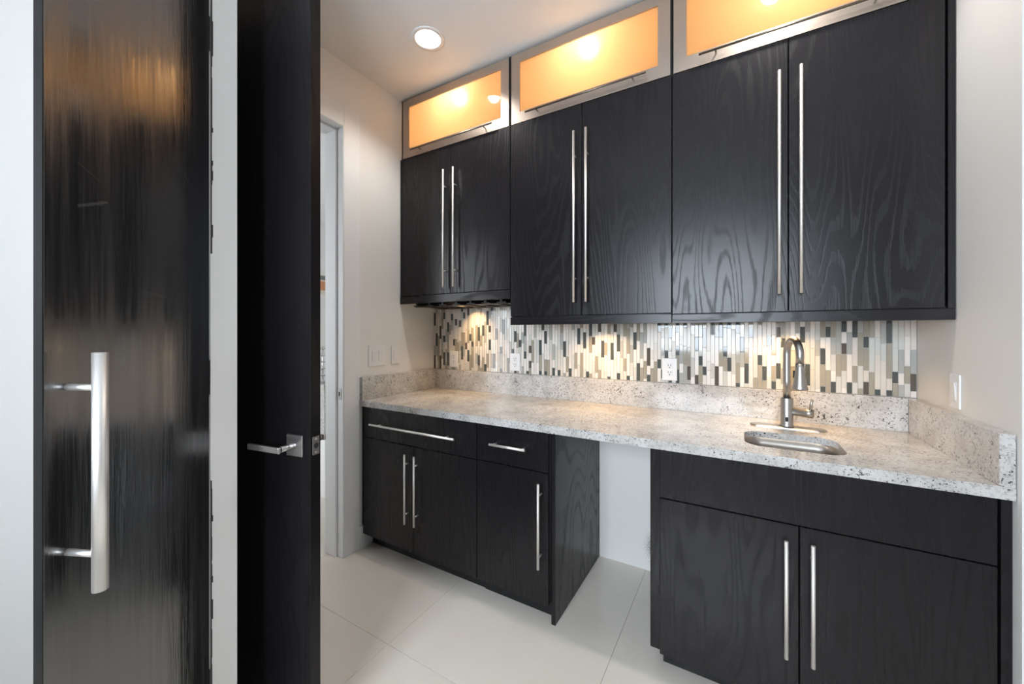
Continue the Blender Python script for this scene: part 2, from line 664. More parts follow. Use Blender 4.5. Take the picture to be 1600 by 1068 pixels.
bm = slab_with_holes([(-0.13, YF - 0.12), (XR + 0.12, YF - 0.12), (XR + 0.12, 0.12), (-0.13, 0.12)], [circle(c, 0.068) for c in DOWN], ZC, ZC + 0.02)
struct('ceiling', bm, 'ceiling', 'flat white painted ceiling with recessed lights', 'ceiling')

# partition stub and closet door at the left of the camera
TH = math.radians(25)
dn = Vector((math.cos(TH), math.sin(TH), 0))            # outward normal of the glossy door
dd = Vector((-math.sin(TH), math.cos(TH), 0))           # towards its hinge
BAR = Vector((0.904, -2.004, 1.05))
MP = BAR - dn * 0.075


def sight(u):
    a = math.radians(YAW)
    k = (u - 800) / FPX
    return Vector((-math.sin(a) + k * math.cos(a), math.cos(a) + k * math.sin(a), 0))


def hit(u, p, d):
    """where the vertical plane of picture column u meets the line p + s d"""
    s_ = sight(u)
    nrm = Vector((-s_.y, s_.x, 0))
    return (Vector((CX, CY, 0)) - p).dot(nrm) / d.dot(nrm)


s_far = hit(329, MP, dd)
s_near = hit(67, MP, dd)
Hn = MP + dd * s_far
post_len = hit(370.5, Vector((Hn.x, Hn.y, 0)), Vector((0, 1, 0)))
struct('wall_partition', box(0.0, Hn.x, Hn.y, Hn.y + post_len, 0, ZC), 'wall', 'white wall end between the glossy black door and the open black door', 'wall')

wp = bpy.data.objects['wall_partition']
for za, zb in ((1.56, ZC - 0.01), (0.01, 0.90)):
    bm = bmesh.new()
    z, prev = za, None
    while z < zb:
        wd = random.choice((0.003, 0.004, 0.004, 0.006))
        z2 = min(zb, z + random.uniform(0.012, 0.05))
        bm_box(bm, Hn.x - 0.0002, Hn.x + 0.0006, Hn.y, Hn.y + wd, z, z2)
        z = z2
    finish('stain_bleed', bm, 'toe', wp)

# baseboards
struct('baseboard_left', box(0.0, 0.014, OY1 + 0.116, -0.59, 0, 0.14, bev=0.002), 'trim', 'white baseboard between door casing and base cabinet', 'baseboard')
struct('baseboard_front', box(0.0, XR, YF, YF + 0.014, 0, 0.14, bev=0.002), 'trim', 'white baseboard under the large window', 'baseboard')
struct('baseboard_partition', box(0.0, 0.014, YF + 0.02, Hn.y - 0.002, 0, 0.14, bev=0.002), 'trim', 'white baseboard left of the glossy black door', 'baseboard')

# doorway lining and casing
bm = bmesh.new()
bm_box(bm, -0.145, 0.006, OY1, OY1 + 0.018, 0, OZ + 0.018, bev=0.002)
bm_box(bm, -0.145, 0.006, OY0 - 0.018, OY0, 0, OZ + 0.018, bev=0.002)
bm_box(bm, -0.145, 0.006, OY0, OY1, OZ, OZ + 0.018, bev=0.002)
jamb = struct('trim_1', bm, 'trim', 'white door lining of the kitchen doorway with its strike plate', 'door frame')
bm = bmesh.new()
bm_box(bm, -0.145, -0.046, OY1 - 0.013, OY1, 0, OZ, bev=0.002)
bm_box(bm, -0.145, -0.046, OY0, OY0 + 0.013, 0, OZ, bev=0.002)
bm_box(bm, -0.145, -0.046, OY0 + 0.013, OY1 - 0.013, OZ - 0.013, OZ, bev=0.002)
finish('door_stop', bm, 'trim', jamb)
bm = bmesh.new()
bm_box(bm, -0.041, -0.006, OY1 - 0.0025, OY1, 0.935, 1.0, bev=0.001)
tag(finish('strike_plate', bm, 'nickel', jamb), 'small nickel strike plate')
finish('strike_hole', box(-0.031, -0.018, OY1 - 0.0032, OY1 - 0.0024, 0.955, 0.980), 'slot', jamb)
bm = bmesh.new()
bm_box(bm, 0, 0.008, OY1 + 0.004, OY1 + 0.116, 0, OZ + 0.13, bev=0.002)
bm_box(bm, 0, 0.008, OY0 - 0.05, OY0 - 0.004, 0, OZ + 0.13, bev=0.002)
bm_box(bm, 0, 0.008, OY0 - 0.004, OY1 + 0.004, OZ + 0.004, OZ + 0.13, bev=0.002)
struct('trim_2', bm, 'trim', 'flat white casing around the kitchen doorway', 'door casing')

# ------------------------------------------------------------------ the open oak door with lever
HG = Vector((0.012, -1.655, 0))
LE = Vector((0.848, -1.524, 0))
u = (LE - HG).normalized()
nf = Vector((u.y, -u.x, 0))              # face towards the camera
LW, LT = (LE - HG).length, 0.040


def frame_part(name, boxes, mats, parent, o, ax, ay, bev=0.0, extra=None):
    """boxes given in a local frame (ax, ay, up) around o"""
    bm = bmesh.new()
    for b_ in boxes:
        bm_box(bm, *b_, bev=bev)
    if extra:
        extra(bm)
    mt = Matrix(((ax.x, ay.x, 0), (ax.y, ay.y, 0), (0, 0, 1))).to_4x4()
    cs = [v.co for v in bm.verts]
    c = Vector([(min(p[i] for p in cs) + max(p[i] for p in cs)) / 2 for i in range(3)])
    bmesh.ops.translate(bm, verts=bm.verts, vec=-c)
    wc = Vector(o) + mt.to_3x3() @ c
    bmesh.ops.recalc_face_normals(bm, faces=bm.faces)
    me = bpy.data.meshes.new(name)
    bm.to_mesh(me)
    bm.free()
    for m_ in (mats if isinstance(mats, (list, tuple)) else [mats]):
        me.materials.append(M[m_])
    ob = bpy.data.objects.new(name, me)
    COL.objects.link(ob)
    ob.rotation_euler = (0, 0, math.atan2(ax.y, ax.x))
    ob.location = wc
    ORIGIN[ob.name] = wc
    if parent is not None:
        ob.parent = parent
        ob.location = wc - ORIGIN[parent.name]
    return ob


door = tag(empty('door_1', HG), 'open black oak door with a square nickel lever', 'door', None, 'structure')
back = -nf
# local frame: x along the leaf from hinge, y away from camera side face
frame_part('door_leaf', [(0, LW, 0, LT, 0.012, OZ - 0.004)], 'door_oak', door, HG, u, back, bev=0.0015)
ZL = 0.968
frame_part('latch_plate', [(LW - 0.0005, LW + 0.0018, 0.008, LT - 0.006, ZL - 0.029, ZL + 0.029)], 'lever', door, HG, u, back, bev=0.0006)
frame_part('latch_hole', [], 'slot', door, HG, u, back, extra=lambda b_: tube(b_, [(LW + 0.0012, 0.021, ZL), (LW + 0.0023, 0.021, ZL)], 0.009, 18))
for dz in (-0.021, 0.021):
    frame_part('screw', [(LW + 0.0016, LW + 0.0024, 0.017, 0.023, ZL + dz - 0.003, ZL + dz + 0.003)], 'bar', door, HG, u, back)


def lever(bm, side=-1):
    s0 = LW - 0.062
    y0 = -0.008 if side < 0 else LT + 0.008
    y1 = y0 + side * 0.052
    n0 = len(bm.verts)
    tube(bm, [(s0, y0, ZL), (s0, y1 - side * 0.004, ZL)], 0.0095, 14)
    bm_box(bm, s0 - 0.132, s0 + 0.010, min(y1, y1 + side * 0.010), max(y1, y1 + side * 0.010), ZL - 0.0105, ZL + 0.0105, bev=0.004, seg=2)


for side in (-1, 1):
    ya, yb = (-0.008, 0.0) if side < 0 else (LT, LT + 0.008)
    lv = frame_part('lever_handle', [], 'lever', door, HG, u, back, extra=lambda b_, sd=side: lever(b_, sd))
    ro = frame_part('rosette', [(LW - 0.097, LW - 0.027, ya, yb, ZL - 0.035, ZL + 0.035)], 'lever', door, HG, u, back, bev=0.002)

# ------------------------------------------------------------------ the glossy closet door with long pull
gd = tag(empty('door_2', (Hn.x, Hn.y, 0)), 'glossy black closet door with a long steel bar pull', 'door', None, 'structure')
GO = Vector((MP.x, MP.y, 0))
inn = -dn
gw0, gw1 = s_near, s_far - 0.004
frame_part('door_leaf', [(gw0 + 0.001, gw1, 0, 0.020, 0.012, 2.45)], 'gloss', gd, GO, dd, inn, bev=0.001)
frame_part('edge_band', [(gw0 - 0.001, gw0 + 0.0008, 0.0005, 0.0198, 0.0125, 2.4495)], 'toe', gd, GO, dd, inn)


def pull(bm):
    tube(bm, [(0, -0.075, 0.81), (0, -0.075, 1.29)], 0.0128, 24)
    for z in (0.882, 1.219):
        tube(bm, [(0, 0.0, z), (0, -0.066, z)], 0.0068, 12)


tag(frame_part('bar_pull', [], 'bar', gd, GO, dd, inn, extra=pull), 'long brushed steel bar pull')
for z in (0.3, 1.2, 2.2):
    frame_part('hinge', [(gw1, gw1 + 0.006, 0.004, 0.019, z - 0.05, z + 0.05)], 'slot', gd, GO, dd, inn)

# ------------------------------------------------------------------ cabinet helpers


def panel_front(name, x0, x1, yf, z0, z1, parent, mat='oak', th=0.019):
    return finish(name, box(x0, x1, -yf, -yf + th, z0, z1, bev=0.0014), mat, parent)


def bar_handle(parent, vertical, fixed, a0, a1, yf, stand=0.034, rad=0.0062, mat='bar'):
    """bar with two posts; a0, a1 are its ends, fixed the other coordinate, all in metres"""
    bm = bmesh.new()
    y = -yf - stand
    L = a1 - a0
    if vertical:
        tube(bm, [(fixed, y, a0), (fixed, y, a1)], rad, 12)
        for a in (a0 + 0.14 * L, a1 - 0.14 * L):
            tube(bm, [(fixed, -yf + 0.0005, a), (fixed, y + rad * 0.5, a)], rad * 0.72, 10)
    else:
        tube(bm, [(a0, y, fixed), (a1, y, fixed)], rad, 12)
        for a in (a0 + 0.10 * L, a1 - 0.10 * L):
            tube(bm, [(a, -yf + 0.0005, fixed), (a, y + rad * 0.5, fixed)], rad * 0.72, 10)
    return finish('handle', bm, mat, parent)


def vh(parent, x, z0, z1, yf, stand=0.034):
    xa, za = plane_shift(x, z0, -yf, -yf - stand)
    xb, zb = plane_shift(x, z1, -yf, -yf - stand)
    return bar_handle(parent, True, (xa + xb) / 2, za, zb, yf, stand)


def hh(parent, x0, x1, z, yf, stand=0.034, rad=0.0062, mat='bar'):
    xa, za = plane_shift(x0, z, -yf, -yf - stand)
    xb, zb = plane_shift(x1, z, -yf, -yf - stand)
    return bar_handle(parent, False, (za + zb) / 2, xa, xb, yf, stand, rad, mat)


def carcass(x0, x1, y0, y1, z0, z1, t=0.018, top=False):
    """open fronted box: y0 is the front"""
    bm = bmesh.new()
    bm_box(bm, x0, x0 + t, y0, y1, z0, z1)
    bm_box(bm, x1 - t, x1, y0, y1, z0, z1)
    bm_box(bm, x0 + t, x1 - t, y0, y1, z0, z0 + t)
    bm_box(bm, x0 + t, x1 - t, y1 - t, y1, z0 + t, z1)
    if top:
        bm_box(bm, x0 + t, x1 - t, y0, y1 - t, z1 - t, z1)
    return bm


G = 0.0016
ZB = 0.095           # bottom of base doors
ZK = ZT - TT         # underside of worktop
YB = YD - 0.020      # front of base carcasses

# ------------------------------------------------------------------ base cabinets
c1 = tag(empty('base_cabinet', (0.44, -0.3, 0)), 'dark oak base cabinet with one wide drawer and two doors', 'cabinet', 'base cabinets under the worktop')
finish('body', carcass(0.003, 0.877, -YB, -0.004, ZB + 0.005, ZK - 0.0005), 'carcass', c1)
finish('filler_strip', box(0.0015, 0.018, -YB - 0.010, -YB, 0.135, ZK - 0.001), 'oak', c1)
finish('toe_kick', box(0.015, 0.876, -0.585, -0.567, 0, ZB + 0.004), 'toe', c1)
d = panel_front('drawer', 0.020, 0.8755, YD, 0.693, 0.876, c1)
hh(d, 0.077, 0.732, 0.771, YD)
d = panel_front('door', 0.020, 0.4422, YD, ZB, 0.689, c1)
vh(d, 0.374, 0.239, 0.636, YD)
d = panel_front('door', 0.4458, 0.8755, YD, ZB, 0.689, c1)
vh(d, 0.447, 0.241, 0.636, YD)

c2 = tag(empty('base_cabinet', (1.08, -0.3, 0)), 'narrow dark oak base cabinet with one small drawer and one door', 'cabinet', 'base cabinets under the worktop')
finish('body', carcass(0.8785, 1.277, -YB, -0.004, ZB + 0.005, ZK - 0.0005), 'carcass', c2)
finish('toe_kick', box(0.8775, 1.296, -0.590, -0.572, 0, ZB + 0.004), 'toe', c2)
finish('end_panel', box(1.2775, 1.298, -0.643, -0.004, 0.0, ZK - 0.0005, bev=0.001), 'oak', c2)
d = panel_front('drawer', 0.8805, 1.274, YD, 0.695, 0.878, c2)
hh(d, 0.953, 1.154, 0.779, YD)
d = panel_front('door', 0.8805, 1.274, YD, ZB, 0.691, c2)
vh(d, 1.223, 0.245, 0.636, YD)

c3 = tag(empty('sink_cabinet', (2.19, -0.3, 0)), 'dark oak sink base cabinet with plain false front and two doors', 'cabinet', 'base cabinets under the worktop')
finish('body', carcass(1.750, 2.630, -YB, -0.004, ZB + 0.005, ZK - 0.0005), 'carcass', c3)
finish('end_panel', box(1.713, 1.7495, -0.654, -0.004, 0.088, ZK - 0.0005, bev=0.001), 'oak', c3)
finish('toe_kick', box(1.752, 2.654, -0.592, -0.574, 0, ZB + 0.004), 'toe', c3)
finish('filler_strip', box(2.634, 2.6545, -0.667, -0.648, 0.0, ZK - 0.001), 'oak', c3)
panel_front('false_front', 1.751, 2.628, YD, 0.691, 0.878, c3)
d = panel_front('door', 1.751, 2.1874, YD, 0.083, 0.687, c3)
vh(d, 2.154, 0.235, 0.630, YD)
d = panel_front('door', 2.1906, 2.628, YD, 0.083, 0.687, c3)
vh(d, 2.226, 0.235, 0.634, YD)

# ------------------------------------------------------------------ worktop, upstands
SX0, SX1, SY0, SY1 = 2.034, 2.338, -0.575, -0.322
wt = slab_with_holes([(0.0025, -YC), (W - 0.002, -YC), (W - 0.002, -0.001), (0.0025, -0.001)],
                     [rrect(SX0, SX1, SY0, SY1, 0.062)], ZK, ZT)
bot_edges = [e for e in wt.edges if all(abs(v.co.y + YC) < 1e-5 for v in e.verts) and all(v.co.z > ZK + 0.01 for v in e.verts)]
bmesh.ops.bevel(wt, geom=bot_edges, offset=0.004, segments=2, affect='EDGES')
wk = tag(empty('worktop', (W / 2, -0.34, ZK)), 'speckled white granite worktop with a sink cutout', 'countertop')
finish('slab', wt, 'granite', wk, origin=(W / 2, -0.34, ZK))
tag(finish('granite_upstand', box(0.0325, W - 0.032, -0.027, -0.001, ZT, ZS, bev=0.001), 'granite'), 'long granite upstand under the mosaic', 'upstand', 'granite upstands')
tag(finish('granite_upstand', box(0.0025, 0.032, -YC + 0.004, -0.001, ZT, ZS, bev=0.001), 'granite'), 'short granite upstand below the light switches beside the doorway', 'upstand', 'granite upstands')
tag(finish('granite_upstand', box(W - 0.0315, W - 0.002, -YC + 0.001, -0.001, ZT, ZS, bev=0.001), 'granite'), 'short granite upstand at the sink end of the worktop', 'upstand', 'granite upstands')

# ------------------------------------------------------------------ sink
bm = bmesh.new()
levels = [(0.012, -0.0005, 0.062), (-0.0008, -0.0005, 0.0612), (-0.0010, 0.010, 0.061), (-0.0024, 0.010, 0.060), (-0.003, -0.02, 0.058), (-0.008, -0.14, 0.055), (-0.035, -0.170, 0.045), (-0.09, -0.174, 0.03)]
rings = []
for g, z, r in levels:
    rings.append([bm.verts.new((x, y, ZK + z)) for x, y in rrect(SX0 - g, SX1 + g, SY0 - g, SY1 + g, r)])
for a, b_ in zip(rings, rings[1:]):
    n = len(a)
    for k in range(n):
        f = bm.faces.new((a[k], a[(k + 1) % n], b_[(k + 1) % n], b_[k]))
        f.smooth = True
bm.faces.new(rings[-1])
sk = tag(empty('sink', ((SX0 + SX1) / 2, (SY0 + SY1) / 2, ZK - 0.17)), 'small stainless steel undermount sink in the granite worktop', 'sink')
finish('bowl', bm, 'steel', sk)
finish('drain', lathe(bmesh.new(), [(0.040, 0.0), (0.040, 0.003), (0.030, 0.003), (0.026, 0.001), (0.006, 0.001)], ((SX0 + SX1) / 2, (SY0 + SY1) / 2, ZK - 0.1735), 24), 'chrome', sk)

# ------------------------------------------------------------------ faucet
FX, FY = 2.196, -0.185
fc = tag(empty('faucet', (FX, FY, ZT)), 'brushed nickel gooseneck faucet with pull-down spray and side lever', 'faucet')
bm = bmesh.new()
pl0 = [(x, y) for x, y in rrect(FX - 0.138, FX + 0.138, FY - 0.031, FY + 0.031, 0.030, 8)]
r0 = [bm.verts.new((x, y, ZT)) for x, y in pl0]
r1 = [bm.verts.new((x, y, ZT + 0.004)) for x, y in pl0]
r2 = [bm.verts.new((FX + (x - FX) * 0.975, FY + (y - FY) * 0.92, ZT + 0.006)) for x, y in pl0]
n = len(r0)
for a, b_ in ((r0, r1), (r1, r2)):
    for k in range(n):
        bm.faces.new((a[k], a[(k + 1) % n], b_[(k + 1) % n], b_[k]))
bm.faces.new(r2)
bm.faces.new(r0[::-1])
finish('deck_plate', bm, 'nickel', fc)
finish('body', lathe(bmesh.new(), [(0.0265, 0.006), (0.0265, 0.012), (0.0235, 0.016), (0.0235, 0.128), (0.0215, 0.132), (0.0150, 0.132)], (FX, FY, ZT), 28), 'nickel', fc)
sd = Vector((0.27, -0.963, 0)).normalized()          # direction the spout swings to
R_ARC = 0.062
zn = 1.238
pts = [(FX, FY, ZT + 0.13), (FX, FY, 1.12), (FX, FY, zn)]
for k in range(1, 17):
    a = math.pi - math.pi * k / 16 * 1.02
    c = Vector((FX, FY, zn)) + sd * R_ARC
    pts.append(tuple(c + sd * R_ARC * math.cos(a) + Vector((0, 0, R_ARC * math.sin(a)))))
tip = Vector(pts[-1])
pts.append(tuple(tip + Vector((0, 0, -0.030))))
finish('gooseneck', tube(bmesh.new(), pts, 0.0142, 18), 'nickel', fc)
e = Vector(pts[-1])
hd = [(0.0150, -0.001), (0.0155, -0.02), (0.0180, -0.05), (0.0235, -0.085), (0.0285, -0.102), (0.0275, -0.106), (0.017, -0.106)]
sp = finish('spray_head', lathe(bmesh.new(), hd, e, 24), 'nickel', fc)
finish('spray_button', box(e.x - 0.022, e.x - 0.014, e.y + 0.000, e.y + 0.012, e.z - 0.060, e.z - 0.030, bev=0.002), 'slot', sp)
bm = tube(bmesh.new(), [(FX + 0.018, FY, 0.989), (FX + 0.066, FY, 0.985), (FX + 0.067, FY, 0.985), (FX + 0.092, FY, 0.983)], [0.0180, 0.0180, 0.0192, 0.0192], 18)
lv = finish('valve', bm, 'nickel', fc)
finish('lever', tube(bmesh.new(), [(FX + 0.082, FY - 0.006, 0.994), (FX + 0.082, FY - 0.014, 1.02), (FX + 0.086, FY - 0.020, 1.046)], [0.0062, 0.0056, 0.0050], 10), 'nickel', lv)
a = math.radians(-95)
finish('sensor', lathe(bmesh.new(), [(0.0055, -0.010), (0.0065, -0.004), (0.0065, 0.004), (0.0055, 0.010)], (FX + 0.0195 * math.cos(a), FY + 0.0195 * math.sin(a), ZT + 0.040), 14), 'slot', fc)

# ------------------------------------------------------------------ mosaic backsplash
ms = tag(finish('mosaic_backsplash', box(0.001, W - 0.001, -0.004, -0.0005, ZS + 0.001, ZU1), 'tile_grout'), 'backsplash of thin vertical glass and marble mosaic strips', 'backsplash')
tile_kinds = [('marble_white', (0.76, 0.71, 0.66), 0.25, 28), ('marble_cream', (0.68, 0.62, 0.56), 0.25, 14), ('glass_pale', (0.62, 0.61, 0.57), 0.06, 16),
              ('glass_grey', (0.42, 0.42, 0.40), 0.06, 12), ('glass_taupe', (0.36, 0.33, 0.27), 0.07, 15), ('glass_slate', (0.085, 0.095, 0.094), 0.05, 30),
              ('glass_umber', (0.11, 0.095, 0.08), 0.05, 8)]
for nme, colr, rgh, _ in tile_kinds:
    M[nme] = marble_tile(nme, colr, rgh)
PITCH = 0.01856
ncol = int((W - 0.004) / PITCH)
tiles = []
dark_prev = []
for i in range(ncol):
    dark_here = []
    x = 0.002 + PITCH * (i + 0.5) * (W - 0.004) / (PITCH * ncol)
    top = ZU1 - 0.002 if x < 0.875 else ZU2 + 0.02
    z = ZS + 0.002
    first = True
    prev = None
    while z < top - 0.004:
        k = random.choices(range(len(tile_kinds)), [t[3] for t in tile_kinds])[0]
        while k == prev or (prev is not None and prev >= 5 and k >= 5):
            k = random.choices(range(len(tile_kinds)), [t[3] for t in tile_kinds])[0]
        if k >= 5 and any(a - 0.012 < z + 0.03 < b_ + 0.012 or a - 0.012 < z < b_ + 0.012 for a, b_ in dark_prev):
            k = random.choice((0, 1, 2, 4)) if prev not in (0, 1) else random.choice((2, 3, 4))
        prev = k
        if k >= 5:
            L = random.choice((0.048, 0.048, 0.098, 0.098, 0.073))
        elif k in (0, 1):
            L = random.choice((0.048, 0.098, 0.148, 0.148, 0.123))
        else:
            L = random.choice((0.073, 0.098, 0.098, 0.148))
        if first:
            L = max(0.012, L * random.choice((0.25, 0.5, 0.75, 1.0)))
            first = False
        z1 = min(z + L, top)
        if top - z1 < 0.012:
            z1 = top
        if k >= 5 and dark_prev:
            lim = [a for a, b_ in dark_prev if a > z]
            if lim and z1 > min(lim) - 0.004:
                z1 = max(z + 0.02, min(lim) - 0.006)
        if k >= 5:
            dark_here.append((z, z1))
        tiles.append((x, z, z1, k))
        z = z1 + 0.0016
    dark_prev = dark_here


def seen_size(t):
    dx, dy = t[0] - CX, 0 - CY
    a = math.radians(YAW)
    dep = -math.sin(a) * dx + math.cos(a) * dy
    vis = min(t[2], ZU1 - 0.05 if t[0] < 0.87 else ZU2) - t[1]
    return max(vis, 0) / dep ** 2


tiles.sort(key=seen_size, reverse=True)
TW = PITCH - 0.0014
cache = {}
for x, z0, z1, k in tiles[:295]:
    key = (round(z1 - z0, 4), k)
    c = Vector((x, -0.0055, (z0 + z1) / 2))
    if key not in cache:
        o = finish('tile', box(x - TW / 2, x + TW / 2, -0.0085, -0.0035, z0, z1, bev=0.0007), tile_kinds[k][0], ms)
        cache[key] = o.data
    else:
        o = bpy.data.objects.new('tile', cache[key])
        COL.objects.link(o)
        o.parent = ms
        o.location = Vector((x, -0.006, (z0 + z1) / 2)) - ORIGIN[ms.name]
bm = bmesh.new()
for x, z0, z1, k in tiles[295:]:
    f0 = len(bm.faces)
    bm_box(bm, x - TW / 2, x + TW / 2, -0.0085, -0.0035, z0, z1)
    bm.faces.ensure_lookup_table()
    for f in bm.faces[f0:]:
        f.material_index = k
tag(finish('small_tiles', bm, [t[0] for t in tile_kinds], ms), kind='stuff')

# ------------------------------------------------------------------ upper cabinets
YV = YU - 0.020
ZD = 2.515


def upper(x0, x1, zb, zd, mid, label, hx, hz, left_fill=None, right_fill=None):
    c = tag(empty('wall_cabinet', ((x0 + x1) / 2, -0.17, zb)), label, 'cabinet', 'wall cabinets above the worktop')
    finish('body', carcass(x0 + 0.001, x1 - 0.001, -YV, -0.011, zb + 0.030, ZD + 0.001, top=True), 'carcass', c)
    finish('bottom_rail', box(x0 + 0.001, x1 - 0.001, -YU, -YV, zb, zd - 0.003, bev=0.001), 'oak_h', c)
    lo = x0 + (left_fill or 0.0)
    hi = x1 - (right_fill or 0.0)
    if left_fill:
        finish('filler_strip', box(x0 + 0.001, lo - 0.003, -YU + 0.003, -YV, zd - 0.0025, ZD), 'oak', c)
    if right_fill:
        finish('filler_strip', box(hi + 0.005, x1 - 0.001, -YU, -YV, zd - 0.0025, ZD), 'oak', c)
    for a, b_, h in ((lo + G, mid - G, hx[0]), (mid + G, hi - G, hx[1])):
        d_ = panel_front('door', a, b_, YU, zd, ZD - 0.002, c)
        vh(d_, h, hz[0], hz[1], YU)
    return c


upper(0.0015, 0.8845, ZU1, 1.579, 0.448, 'short dark oak wall cabinet above the stemware rack', (0.385, 0.466), (1.619, 2.371), left_fill=0.021)
upper(0.8855, 1.7495, ZU2, 1.421, 1.315, 'tall dark oak wall cabinet between the short cabinet and the sink cabinet', (1.270, 1.336), (1.489, 2.384))
upper(1.7505, W - 0.0015, ZU2, 1.416, 2.187, 'tall dark oak wall cabinet above the sink', (2.157, 2.229), (1.487, 2.394), right_fill=0.024)


def glass_cabinet(x0, x1, fx0, fx1, label, hx):
    c = tag(empty('glass_cabinet', ((x0 + x1) / 2, -0.17, ZD)), label, 'cabinet', 'lit glass cabinets below the ceiling')
    zt = ZC - 0.003
    finish('body', carcass(x0 + 0.001, x1 - 0.001, -YV, -0.002, ZD + 0.002, zt, t=0.014, top=True), 'carcass', c)
    t = 0.0142
    finish('liner', carcass(x0 + 0.001 + t, x1 - 0.001 - t, -YV + 0.004, -0.002 - t, ZD + 0.002 + t, zt - t, t=0.004, top=True), 'maple', c)
    z0, z1 = ZD + 0.001, 2.908
    fw = 0.054
    bm = bmesh.new()
    o = [(fx0, z0), (fx1, z0), (fx1, z1), (fx0, z1)]
    q = [(fx0 + fw, z0 + fw + 0.006), (fx1 - fw, z0 + fw + 0.006), (fx1 - fw, z1 - fw + 0.004), (fx0 + fw, z1 - fw + 0.004)]
    d_ = None
    for k in range(4):
        # each mitred rail is a solid of its own
        bm = bmesh.new()
        quad = [o[k], o[(k + 1) % 4], q[(k + 1) % 4], q[k]]
        fr_ = [bm.verts.new((x, -YU, z)) for x, z in quad]
        bk = [bm.verts.new((x, -YV - 0.0005, z)) for x, z in quad]
        bm.faces.new(fr_)
        bm.faces.new(bk[::-1])
        for j in range(4):
            bm.faces.new((fr_[j], bk[j], bk[(j + 1) % 4], fr_[(j + 1) % 4]))
        if d_ is None:
            d_ = finish('frame_rail', bm, 'alu', c)
            bottom = d_
        else:
            finish('frame_rail', bm, 'alu', c)
    bm = bmesh.new()
    yp = -YU + 0.006
    bm.faces.new([bm.verts.new((x, yp, z)) for x, z in ((q[0][0] - 0.004, q[0][1] - 0.004), (q[1][0] + 0.004, q[1][1] - 0.004), (q[2][0] + 0.004, q[2][1] + 0.004), (q[3][0] - 0.004, q[3][1] + 0.004))])
    tag(finish('glass_pane', bm, 'frost', c), 'frosted glass pane glowing amber')
    hh(bottom, hx[0], hx[1], 2.566, YU, 0.030, 0.0048, 'darkbar')
    xm = (x0 + x1) / 2
    py, pz = -0.20, zt - t - 0.0045
    p = tag(empty('cabinet_puck_light', (xm, py, pz)), 'warm puck lamp inside the ' + label, 'lamp', 'puck lamps in the glass cabinets')
    finish('rim', lathe(bmesh.new(), [(0.034, 0.0), (0.034, -0.010), (0.028, -0.014), (0.026, -0.010), (0.020, -0.008)], (xm, py, pz), 24), 'alu', p)
    finish('lens', lathe(bmesh.new(), [(0.025, -0.0105), (0.018, -0.014), (0.006, -0.016)], (xm, py, pz), 20), 'lamp_warm', p)
    point_at((xm, py, pz - 0.040), 2.5, (1.0, 0.64, 0.33), 0.035, 'puck_bulb')


glass_cabinet(0.0015, 0.8845, 0.031, 0.876, 'amber glass cabinet above the short oak cabinet', (0.099, 0.757))
glass_cabinet(0.8855, 1.7495, 0.893, 1.743, 'middle amber glass cabinet between its two neighbours', (0.981, 1.634))
glass_cabinet(1.7505, W - 0.0015, 1.757, 2.628, 'amber glass cabinet above the sink wall cabinet', (1.862, 2.520))

# ------------------------------------------------------------------ stemware rack under the short cabinet
rk = tag(empty('stemware_rack', (0.47, -0.17, ZU1 - 0.03)), 'black stemware rack hung under the short wall cabinet', 'rack')
rail_mesh = None
for i in range(7):
    x = 0.135 + 0.112 * i
    if rail_mesh is None:
        bm = bmesh.new()
        bm_box(bm, x - 0.008, x + 0.008, -0.325, -0.03, ZU1 - 0.012, ZU1 + 0.0295)
        bm_box(bm, x - 0.030, x + 0.030, -0.325, -0.03, ZU1 - 0.019, ZU1 - 0.012, bev=0.001)
        o = finish('rail', bm, 'carcass', rk)
        rail_mesh = o
    else:
        o = bpy.data.objects.new('rail', rail_mesh.data)
        COL.objects.link(o)
        o.parent = rk
        o.location = rail_mesh.location + Vector((0.112 * i, 0, 0))
for y in (-0.30, -0.06):
    finish('wire', tube(bmesh.new(), [(0.10, y, ZU1 - 0.0215), (0.84, y, ZU1 - 0.0215)], 0.0028, 8), 'darkbar', rk)

# ------------------------------------------------------------------ under-cabinet puck lights
for x, y, z, lab, en in ((0.417, -0.15, ZU1 + 0.0298, 'warm puck lamp above the stemware rack', 1.8), (1.345, -0.17, ZU2 + 0.0298, 'warm puck lamp under the tall cabinet beside the short one', 1.7),
                     (2.20, -0.17, ZU2 + 0.0298, 'warm puck lamp under the tall cabinet above the sink', 1.7)):
    p = tag(empty('under_cabinet_light', (x, y, z)), lab, 'lamp', 'puck lamps under the wall cabinets')
    finish('rim', lathe(bmesh.new(), [(0.034, 0.0), (0.034, -0.010), (0.030, -0.012), (0.026, -0.011)], (x, y, z), 24), 'alu', p)
    finish('lens', lathe(bmesh.new(), [(0.026, -0.0105), (0.020, -0.0118), (0.004, -0.0122)], (x, y, z), 20), 'lamp_warm', p)
    ld = bpy.data.lights.new('under_cabinet_bulb', 'AREA')
    ld.shape, ld.size, ld.energy, ld.color, ld.spread = 'DISK', 0.045, en, (1.0, 0.64, 0.30), math.radians(136)
    lo_ = bpy.data.objects.new('under_cabinet_bulb', ld)
    COL.objects.link(lo_)
    lo_.location = (x, y, z - 0.0135)

